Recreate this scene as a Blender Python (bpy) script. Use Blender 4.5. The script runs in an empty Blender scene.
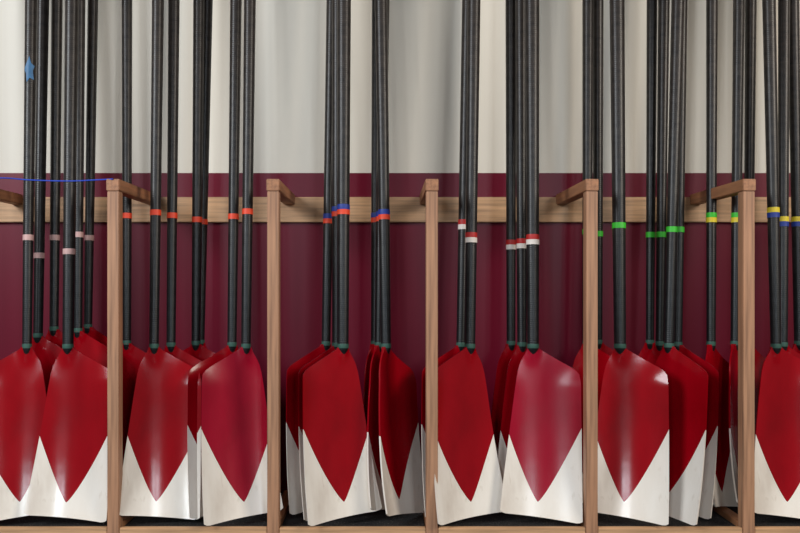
import bpy, bmesh, math, random
from mathutils import Vector, Matrix
random.seed(4)
S=bpy.context.scene
S.view_settings.view_transform='Standard'
S.view_settings.look='None'

# ---------- camera ----------
D=2.75; F=317*D; PX,PY=385,285; CZ=0.815
cam=bpy.data.cameras.new('camera'); co=bpy.data.objects.new('camera',cam); S.collection.objects.link(co)
co.location=(0,-D,CZ); co.rotation_euler=(math.pi/2,0,0)
cam.sensor_width=36; cam.lens=F*36/800
cam.shift_x=(400-PX)/800; cam.shift_y=(PY-266.5)/800
S.camera=co
def sc(y): return F/(D+y)
def wx(px,y): return (px-PX)/sc(y)
def wz(py,y): return CZ+(PY-py)/sc(y)

# ---------- materials ----------
def newmat(name):
    m=bpy.data.materials.new(name); m.use_nodes=True
    nt=m.node_tree; return m,nt,nt.nodes['Principled BSDF']
def lin(c):
    return tuple([((v/255)/12.92 if v/255<=0.04045 else ((v/255+0.055)/1.055)**2.4) for v in c])+(1,)
def noise(nt,scale,stretch=(1,1,1),detail=4,coord='Object'):
    tc=nt.nodes.new('ShaderNodeTexCoord'); mp=nt.nodes.new('ShaderNodeMapping'); mp.inputs['Scale'].default_value=stretch
    n=nt.nodes.new('ShaderNodeTexNoise'); n.inputs['Scale'].default_value=scale; n.inputs['Detail'].default_value=detail
    nt.links.new(tc.outputs[coord],mp.inputs[0]); nt.links.new(mp.outputs[0],n.inputs['Vector']); return n
def ramp(nt,src,stops):
    r=nt.nodes.new('ShaderNodeValToRGB'); e=r.color_ramp.elements
    e[0].position,e[0].color=stops[0]; e[1].position,e[1].color=stops[-1]
    for p,c in stops[1:-1]:
        x=e.new(p); x.color=c
    nt.links.new(src,r.inputs[0]); return r
def bump(nt,b,src,st,dist=0.01):
    n=nt.nodes.new('ShaderNodeBump'); n.inputs['Strength'].default_value=st; n.inputs['Distance'].default_value=dist
    nt.links.new(src,n.inputs['Height']); nt.links.new(n.outputs[0],b.inputs['Normal'])
def simple(name,c,rough=.5,var=.12,scale=20,metal=0,bs=0,stretch=(1,1,1)):
    m,nt,b=newmat(name); l=lin(c); n=noise(nt,scale,stretch)
    r=ramp(nt,n.outputs[0],[(.3,tuple(v*(1-var) for v in l[:3])+(1,)),(.7,tuple(min(1,v*(1+var)) for v in l[:3])+(1,))])
    nt.links.new(r.outputs[0],b.inputs['Base Color']); b.inputs['Roughness'].default_value=rough; b.inputs['Metallic'].default_value=metal
    if bs: bump(nt,b,n.outputs[0],bs)
    return m
def wood(name,axis,base):
    m,nt,b=newmat(name)
    st=[28,28,28]; st[axis]=1.3
    n=noise(nt,3.0,tuple(st),8); n2=noise(nt,1.5,(1,1,1),3)
    l=lin(base)[:3]
    r=ramp(nt,n.outputs[0],[(.3,tuple(v*.6 for v in l)+(1,)),(.5,tuple(v*.95 for v in l)+(1,)),(.72,tuple(v*1.2 for v in l)+(1,))])
    mx=nt.nodes.new('ShaderNodeMix'); mx.data_type='RGBA'; mx.blend_type='MULTIPLY'; mx.inputs[0].default_value=.5
    r2=ramp(nt,n2.outputs[0],[(.3,(.8,.72,.66,1)),(.7,(1,1,1,1))])
    nt.links.new(r.outputs[0],mx.inputs[6]); nt.links.new(r2.outputs[0],mx.inputs[7])
    nt.links.new(mx.outputs[2],b.inputs['Base Color']); b.inputs['Roughness'].default_value=.5
    bump(nt,b,n.outputs[0],.15,.003)
    return m
WZ=wood('oak_vertical',2,(180,134,102)); WY=wood('oak_depth',1,(170,118,82)); WX=wood('oak_long',0,(210,166,124))

def blade_mat(name,r0,r1,ra,rb,spec):
    m,nt,b=newmat(name)
    uv=nt.nodes.new('ShaderNodeUVMap'); uv.uv_map='UVMap'
    sp=nt.nodes.new('ShaderNodeSeparateXYZ'); nt.links.new(uv.outputs[0],sp.inputs[0])
    def M(op,a,bb=None):
        n=nt.nodes.new('ShaderNodeMath'); n.operation=op
        for i,v in enumerate([a,bb]):
            if v is None: continue
            if isinstance(v,(int,float)): n.inputs[i].default_value=v
            else: nt.links.new(v,n.inputs[i])
        return n.outputs[0]
    u=M('SUBTRACT',sp.outputs[0],.51)   # uv.x = u+0.5, tip at u=.01
    side=M('GREATER_THAN',u,0.0)
    w=M('ADD',M('MULTIPLY',side,.040),.095)
    t=M('POWER',M('DIVIDE',M('ABSOLUTE',u),w),1.22)
    vb=M('SUBTRACT',.498,M('MULTIPLY',t,.225))
    white=M('GREATER_THAN',sp.outputs[1],vb)
    n=noise(nt,9,(1,1,.5),4)
    red=ramp(nt,n.outputs[0],[(.3,lin(r0)),(.7,lin(r1))])
    n2=noise(nt,14,(1,1,.3),6)
    wh=ramp(nt,n2.outputs[0],[(.25,lin((214,202,188))),(.5,lin((238,230,218))),(.75,lin((246,240,230)))])
    n4=noise(nt,55,(1,1,.35),6)
    sc_=ramp(nt,n4.outputs[0],[(.62,(1,1,1,1)),(.74,(.75,.7,.64,1))])
    mg=nt.nodes.new('ShaderNodeMix'); mg.data_type='RGBA'; mg.blend_type='MULTIPLY'; mg.inputs[0].default_value=.5
    nt.links.new(wh.outputs[0],mg.inputs[6]); nt.links.new(sc_.outputs[0],mg.inputs[7])
    mx=nt.nodes.new('ShaderNodeMix'); mx.data_type='RGBA'
    nt.links.new(white,mx.inputs[0]); nt.links.new(red.outputs[0],mx.inputs[6]); nt.links.new(mg.outputs[2],mx.inputs[7])
    nt.links.new(mx.outputs[2],b.inputs['Base Color'])
    n3=noise(nt,18,(1,1,.4),5)
    rr=nt.nodes.new('ShaderNodeMapRange'); rr.inputs['To Min'].default_value=ra; rr.inputs['To Max'].default_value=rb
    nt.links.new(n3.outputs[0],rr.inputs[0]); nt.links.new(rr.outputs[0],b.inputs['Roughness'])
    nb=noise(nt,14,(1,1,1),2); bump(nt,b,nb.outputs[0],.06,.006)
    b.inputs['Specular IOR Level'].default_value=spec
    return m
BL=blade_mat('blade_paint',(134,2,14),(158,4,20),.08,.2,.36)
BLS=blade_mat('blade_paint_pink_sheen',(142,5,32),(164,9,42),.14,.3,.36)  # rougher paint, with the pink haze sheen put into its red
def shaft_mat():
    m,nt,b=newmat('carbon_shaft')
    n=noise(nt,30,(1,1,2.5),6); 
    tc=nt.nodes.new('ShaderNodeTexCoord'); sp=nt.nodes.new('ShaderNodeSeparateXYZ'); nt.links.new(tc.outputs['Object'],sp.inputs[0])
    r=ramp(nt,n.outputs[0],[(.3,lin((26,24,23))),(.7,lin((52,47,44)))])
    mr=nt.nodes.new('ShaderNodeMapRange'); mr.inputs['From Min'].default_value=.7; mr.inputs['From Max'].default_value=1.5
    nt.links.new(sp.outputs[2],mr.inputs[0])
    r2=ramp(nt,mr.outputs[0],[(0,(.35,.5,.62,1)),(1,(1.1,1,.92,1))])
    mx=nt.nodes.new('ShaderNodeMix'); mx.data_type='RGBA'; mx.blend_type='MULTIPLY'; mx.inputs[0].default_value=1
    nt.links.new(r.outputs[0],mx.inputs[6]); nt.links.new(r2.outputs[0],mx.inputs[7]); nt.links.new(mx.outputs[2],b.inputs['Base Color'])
    b.inputs['Roughness'].default_value=.34; b.inputs['Specular IOR Level'].default_value=.4
    wv=nt.nodes.new('ShaderNodeTexWave'); wv.bands_direction='Z'; wv.inputs['Scale'].default_value=45; wv.inputs['Distortion'].default_value=3
    nt.links.new(tc.outputs['Object'],wv.inputs[0]); bump(nt,b,wv.outputs['Fac'],.14,.002)
    return m
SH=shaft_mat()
T={ 'o':simple('tape_orange',(245,72,36),.5),'b':simple('tape_blue',(28,58,150),.5),'w':simple('tape_white',(235,225,215),.5),
    'r':simple('tape_red',(185,35,32),.5),'g':simple('tape_green',(60,200,50),.5),'y':simple('tape_yellow',(235,210,50),.5),
    'p':simple('tape_pink',(205,165,160),.5),'c':simple('tape_light_blue',(50,100,140),.5,.3,40)}
TK=list(T); 
NECK=simple('neck_wrap',(52,92,80),.5); GRIP=simple('grip_foam',(40,60,110),.8); SLV=simple('sleeve_plastic',(18,18,20),.4)
OM=[SH,BL,NECK,SLV,GRIP]+[T[k] for k in TK]

# ---------- oar ----------
UL=[(0,-.017),(.015,-.022),(.035,-.034),(.055,-.044),(.085,-.052),(.15,-.062),(.28,-.080),(.45,-.104),(.56,-.118)]
UR=[(0,.017),(.008,.024),(.025,.052),(.045,.086),(.066,.124),(.078,.141),(.09,.148),(.12,.151),(.28,.151),(.45,.149),(.56,.146)]
def itp(t,v):
    for (a,x),(b,y) in zip(t,t[1:]):
        if v<=b: return x+(y-x)*(v-a)/(b-a)
    return t[-1][1]
BLEN=.56
def oar(xn,yd,xt,m=1,yaw=0,band=None,cols='o',r=.018,lift=0,slope=None,pink_sheen=False,patch=False):
    yd+=.012
    if slope is None: slope=max(.0,min(.07,(.40-yd)/2.4))
    N=Vector((wx(xn,yd),yd,.050+BLEN+lift)); yt=yd+slope*1.15
    Tp=Vector((wx(xt,yt),yt,wz(0,yt))); d=(Tp-N).normalized(); O=N-d*BLEN
    X=Vector((1,0,0)); X=(X-d*X.dot(d)).normalized(); Y=d.cross(X)
    R=Matrix((X,Y,d)).transposed().to_4x4()
    MW=Matrix.Translation(O)@R@Matrix.Rotation(math.radians(yaw),4,'Z')
    bm=bmesh.new(); uvl=bm.loops.layers.uv.new('UVMap')
    NS,NT=16,34
    def pt(s,t,side):
        L=.530+.030*s - .008*(max(0,abs(2*s-1)-.86)/.14)**2
        v=t*L; u=itp(UL,v)*(1-s)+itp(UR,v)*s
        uc=.01
        k=min(1,v/.12)
        w=-(.024*((u-uc)/.13)**2*k + .046*(v/.56)**2.8)
        th=.0028
        rib=.014*math.exp(-(u/.016)**2)*max(0,1-v/.40)**1.2
        if t==0: rib=.010*math.exp(-(u/.016)**2)
        w+= (th+rib) if side else -th-(.012*math.exp(-(u/.016)**2)*max(0,1-v/.07)**1.5)
        return (u,v,w)
    G=[[],[]]; info={}
    for side in (0,1):
        for j in range(NT+1):
            row=[]
            for i in range(NS+1):
                s=.5-.5*math.cos(math.pi*i/NS)*1.0 ; s=.6*s+.4*i/NS
                t=(j/NT)**1.5
                u,v,w=pt(s,t,side)
                vt=bm.verts.new((m*u,w,BLEN-v)); info[vt]=(u+.5,v); row.append(vt)
            G[side].append(row)
    def face(vs,mi):
        try: f=bm.faces.new(vs)
        except ValueError: return
        f.material_index=mi; f.smooth=True
        for l in f.loops:
            if l.vert in info: l[uvl].uv=info[l.vert]
        return f
    for side in (0,1):
        for j in range(NT):
            for i in range(NS):
                g=G[side]; face([g[j][i],g[j+1][i],g[j+1][i+1],g[j][i+1]],1)
    bd=[(0,i) for i in range(NS+1)]+[(j,NS) for j in range(1,NT+1)]+[(NT,i) for i in range(NS-1,-1,-1)]+[(j,0) for j in range(NT-1,0,-1)]
    for a,b in zip(bd,bd[1:]+bd[:1]):
        f=face([G[0][a[0]][a[1]],G[0][b[0]][b[1]],G[1][b[0]][b[1]],G[1][a[0]][a[1]]],1)
    z0=BLEN-.03; TOP=2.95
    def rad(z):
        return r*(.84+.27*min(1,max(0,(z-BLEN)/1.2)))
    st=[(z0,.006,0),(z0+.012,.012,0),(BLEN-.004,rad(BLEN)+.0003,2),(BLEN+.010,rad(BLEN)+.0005,2),(BLEN+.0105,rad(BLEN),0)]
    if band:
        zb=(wz(band,yd+slope*.5)-O.z)/d.z
        h=.019 if len(cols)==1 else .034/len(cols)
        zz=zb-h*len(cols)/2
        st.append((zz,rad(zz),0))
        for c in cols[::-1]:
            st.append((zz+.0003,rad(zz)+.0011,5+TK.index(c))); st.append((zz+h,rad(zz)+.0011,5+TK.index(c))); zz+=h
        st.append((zz+.0003,rad(zz),0))
    st+= [(1.90,rad(2),0),(1.901,rad(2)+.004,3),(2.15,rad(2)+.004,3),(2.151,rad(2)+.022,3),(2.165,rad(2)+.022,3),(2.166,rad(2)+.004,3),(2.2,rad(2)+.004,3),(2.201,rad(2),0),
          (2.78,.017,0),(2.781,.019,4),(TOP-.004,.019,4),(TOP,.012,4)]
    st.sort(key=lambda q:q[0])
    NSG=20; rings=[]
    for z,rr,mi in st:
        rings.append([bm.verts.new((rr*math.cos(2*math.pi*k/NSG),rr*math.sin(2*math.pi*k/NSG),z)) for k in range(NSG)])
    for q in range(len(st)-1):
        mi=st[q][2] if st[q][2]==st[q+1][2] else max(st[q][2],st[q+1][2]) if abs(st[q+1][0]-st[q][0])<.0025 else 0
        for k in range(NSG):
            f=face([rings[q][k],rings[q][(k+1)%NSG],rings[q+1][(k+1)%NSG],rings[q+1][k]],mi)
    face(rings[-1],4); face(rings[0][::-1],0)
    bmesh.ops.recalc_face_normals(bm,faces=bm.faces)
    if patch:  # ragged scrap of tape wrapped on the front of the shaft
        star=[(0,.046),(.3,.022),(.95,.014),(.6,-.004),(.8,-.034),(.1,-.028),(-.4,-.044),(-.5,-.014),(-1.0,.002),(-.5,.02)]
        zc=1.49; R0=rad(1.49)+.0012
        def P(a,z): 
            a=-math.pi/2+a; return bm.verts.new((R0*math.cos(a),R0*math.sin(a),zc+z))
        c0=P(0,0); outer=[P(a,z) for a,z in star]; mid=[P(a*.5,z*.5) for a,z in star]
        n_=len(star)
        for i in range(n_):
            face([c0,mid[(i+1)%n_],mid[i]],5+TK.index('c')); face([mid[i],mid[(i+1)%n_],outer[(i+1)%n_],outer[i]],5+TK.index('c'))
    for e in bm.edges:
        if len(e.link_faces)==2 and e.calc_face_angle(0)>.7: e.smooth=False
    me=bpy.data.meshes.new('rowing_oar'); bm.to_mesh(me); bm.free()
    for i,mm in enumerate(OM): me.materials.append(BLS if (pink_sheen and i==1) else mm)
    ob=bpy.data.objects.new('rowing_oar',me); S.collection.objects.link(ob); ob.matrix_world=MW
    return ob

oars=[
# left bay
(27,.12,31,-1,12,238,'p',.018,0,None,False,True),
(68,.11,72,1,4,252,'p',.021),
(38,.21,43,1,5,256,'p',.019,.03),
(54,.28,57,1,0,238,'p',.018,.05),
(78,.26,80,1,0,235,'p',.017,.045),
(88,.35,93,1,0,238,'p',.017,.055),
(-12,.16,-8,-1,10,238,'p'),(-45,.13,-40,1,-5,240,'p'),
# bay 2
(154,.12,158,1,18,213,'o',.0185),
(171,.19,174,1,12,216,'o',.018),
(196,.27,199,1,5,220,'o',.0185),
(200,.34,207,-1,5,222,'o',.019),
(127,.30,127,1,0,216,'o',.017),
(246,.12,250,-1,24,212,'o',.0185,0,None,True),
(232,.20,236,-1,22,217,'o',.0185),
# bay 3
(343,.12,344,-1,26,210,'bo',.022),
(337,.18,338,-1,28,212,'bo',.020),
(326,.25,332,-1,26,219,'bo',.018),
(386,.13,381,1,60,215,'bo',.020),
(379,.20,384,1,54,217,'bo',.018),
(375,.27,377,1,48,218,'bo',.017),
# bay 4
(470,.12,474,-1,24,238,'rw',.0205),
(461,.19,468,-1,20,225,'rw',.019),
(533,.12,532,1,-3,240,'rw',.023,0,None,True),
(522,.20,521,1,8,244,'rw',.019),
(511,.27,511,1,10,245,'rw',.018),
# bay 5
(620,.12,617,1,-18,226,'g',.023),
(587,.28,588,1,0,232,'g',.018),
(598,.34,598,1,0,234,'g',.018),
(669,.15,678,1,-46,230,'g',.020),
(678,.22,682,1,-42,230,'g',.017),
(660,.25,664,1,-30,235,'g',.018),
(650,.33,652,1,-20,235,'g',.017),
(711,.24,712,1,46,218,'gy',.018),
(735,.27,739,1,46,218,'gy',.018),
(748,.33,751,1,40,218,'gy',.018),
# bay 6
(776,.12,769,1,0,213,'yb',.020),
(783,.20,784,1,0,222,'yb',.018),
(799,.27,793,1,0,222,'yb',.019),
(845,.14,842,-1,20,220,'yb',.019),(868,.24,864,-1,15,220,'yb',.019),
]
for o in oars: oar(*o)

# ---------- rack ----------
rack=bpy.data.objects.new('oar_rack',None); S.collection.objects.link(rack)
def box(name,x0,x1,y0,y1,z0,z1,mat,parent=None,bev=.003):
    bm=bmesh.new(); bmesh.ops.create_cube(bm,size=1)
    c=Vector(((x0+x1)/2,(y0+y1)/2,(z0+z1)/2))
    for v in bm.verts: v.co=Vector((v.co.x*(x1-x0),v.co.y*(y1-y0),v.co.z*(z1-z0)))
    if bev: bmesh.ops.bevel(bm,geom=bm.edges[:],offset=bev,segments=2,affect='EDGES')
    me=bpy.data.meshes.new(name); bm.to_mesh(me); bm.free(); me.materials.append(mat)
    ob=bpy.data.objects.new(name,me); ob.location=c; S.collection.objects.link(ob)
    if parent: ob.parent=parent
    return ob
WALL=.50; PW=.0185
ZT=wz(179,0)
ps=[-205,-46,113,273,432,592,749,908,1067]
for i,px in enumerate(ps):
    x=wx(px,0)
    box(f'post_{i+1}',x-PW,x+PW,0,.042,.0,ZT-.038,WZ,rack,.002)
    box(f'top_arm_{i+1}',x-PW-.002,x+PW+.002,-.004,WALL-.024,ZT-.037,ZT,WY,rack,.002)
    box(f'bottom_arm_{i+1}',x-PW,x+PW,.043,WALL-.03,.004,.058,WY,rack,.002)
xl,xr=wx(-205,0)-.03,wx(1067,0)+.03
box('wall_rail',xl,xr,WALL-.023,WALL-.001,wz(222,.477),wz(197,.477),WX,rack,.002)
for i,(a,b) in enumerate(zip(ps,ps[1:])):
    box(f'front_rail_{i+1}',wx(a,0)+PW+.001,wx(b,0)-PW-.001,.002,.022,0,wz(528,0),WX,rack,.002)

# ---------- room ----------
def wallmat(name,c,rough,var=.05,spec=.5):
    m=simple(name,c,rough,var,2.5); nt=m.node_tree; b=nt.nodes['Principled BSDF']; n=noise(nt,160,(1,1,1),3); bump(nt,b,n.outputs[0],.06,.002); b.inputs['Specular IOR Level'].default_value=spec; return m
CREAM=wallmat('cream_paint',(238,230,215),.6,.02); MAR=wallmat('maroon_paint',(108,4,36),.4,.06,.28)
ZB=wz(173,WALL)
me=bpy.data.meshes.new('wall_back'); bm=bmesh.new()
X0,X1,H=-4,4,3.3
def quad(vs,mi):
    f=bm.faces.new([bm.verts.new(v) for v in vs]); f.material_index=mi
quad([(X0,WALL,0),(X1,WALL,0),(X1,WALL,ZB),(X0,WALL,ZB)],1)
quad([(X0,WALL,ZB),(X1,WALL,ZB),(X1,WALL,H),(X0,WALL,H)],0)
quad([(X0,WALL+.1,0),(X0,WALL+.1,H),(X1,WALL+.1,H),(X1,WALL+.1,0)],0)
quad([(X0,WALL,H),(X1,WALL,H),(X1,WALL+.1,H),(X0,WALL+.1,H)],0)
bm.to_mesh(me); bm.free(); me.materials.append(CREAM); me.materials.append(MAR)
wall=bpy.data.objects.new('wall_back',me); S.collection.objects.link(wall)
FL=simple('floor_dark',(60,56,54),.5,.2,8); 
box('floor',X0,X1,-7,WALL+.1,-.1,0,FL,None,0)
m,nt,b=newmat('rubber_speckle'); n=noise(nt,260,(1,1,1),2)
r=ramp(nt,n.outputs[0],[(.5,lin((16,16,17))),(.62,lin((26,26,27))),(.72,lin((110,105,100)))]); nt.links.new(r.outputs[0],b.inputs['Base Color']); b.inputs['Roughness'].default_value=.9
bump(nt,b,n.outputs[0],.5,.003)
for i,(a,bb) in enumerate(zip(ps,ps[1:])):
    box('rubber_mat',wx(a,0)+PW+.002,wx(bb,0)-PW-.002,.024,WALL-.002,.0005,.042,m,None,.002)

# blue cord
cu=bpy.data.curves.new('blue_cord','CURVE'); cu.dimensions='3D'; cu.bevel_depth=.0022; cu.bevel_resolution=3
sp=cu.splines.new('BEZIER'); pts=[(-46,-.006,182),(0,.05,178),(30,.075,180),(70,.07,181),(95,.03,180),(113,-.007,179)]
sp.bezier_points.add(len(pts)-1)
for p,(a,y,z) in zip(sp.bezier_points,pts):
    p.co=(wx(a,y),y,wz(z,y)); p.handle_left_type=p.handle_right_type='AUTO'
cu.materials.append(simple('cord_blue',(30,70,190),.6))
S.collection.objects.link(bpy.data.objects.new('blue_cord',cu))

# ---------- light ----------
w=bpy.data.worlds.new('world'); S.world=w; w.use_nodes=True
bg=w.node_tree.nodes['Background']; bg.inputs[0].default_value=(.92,.92,.95,1); bg.inputs[1].default_value=.16
def win(x,y,z,sx,sz,e,col,tx,tz=1.2):
    l=bpy.data.lights.new('window_light','AREA'); l.shape='RECTANGLE'; l.size=sx; l.size_y=sz; l.energy=e; l.color=col
    o=bpy.data.objects.new('window_light',l); S.collection.objects.link(o); o.location=(x,y,z)
    dv=Vector((tx,0.3,tz))-Vector((x,y,z)); o.rotation_euler=dv.to_track_quat('-Z','Y').to_euler()
for cx in (-1.6,1.5):
    for x in (-.22,.22):
        for z in (1.55,2.15):
            win(cx+x,-5.5,z,.30,.46,12,(.84,.92,1),cx+x,z)
win(-3.4,-3.0,2.7,1.5,1.5,145,(.92,.96,1),-.2,1.5)
win(3.6,-2.8,2.7,1.5,1.5,110,(1,.91,.8),.2,1.5)
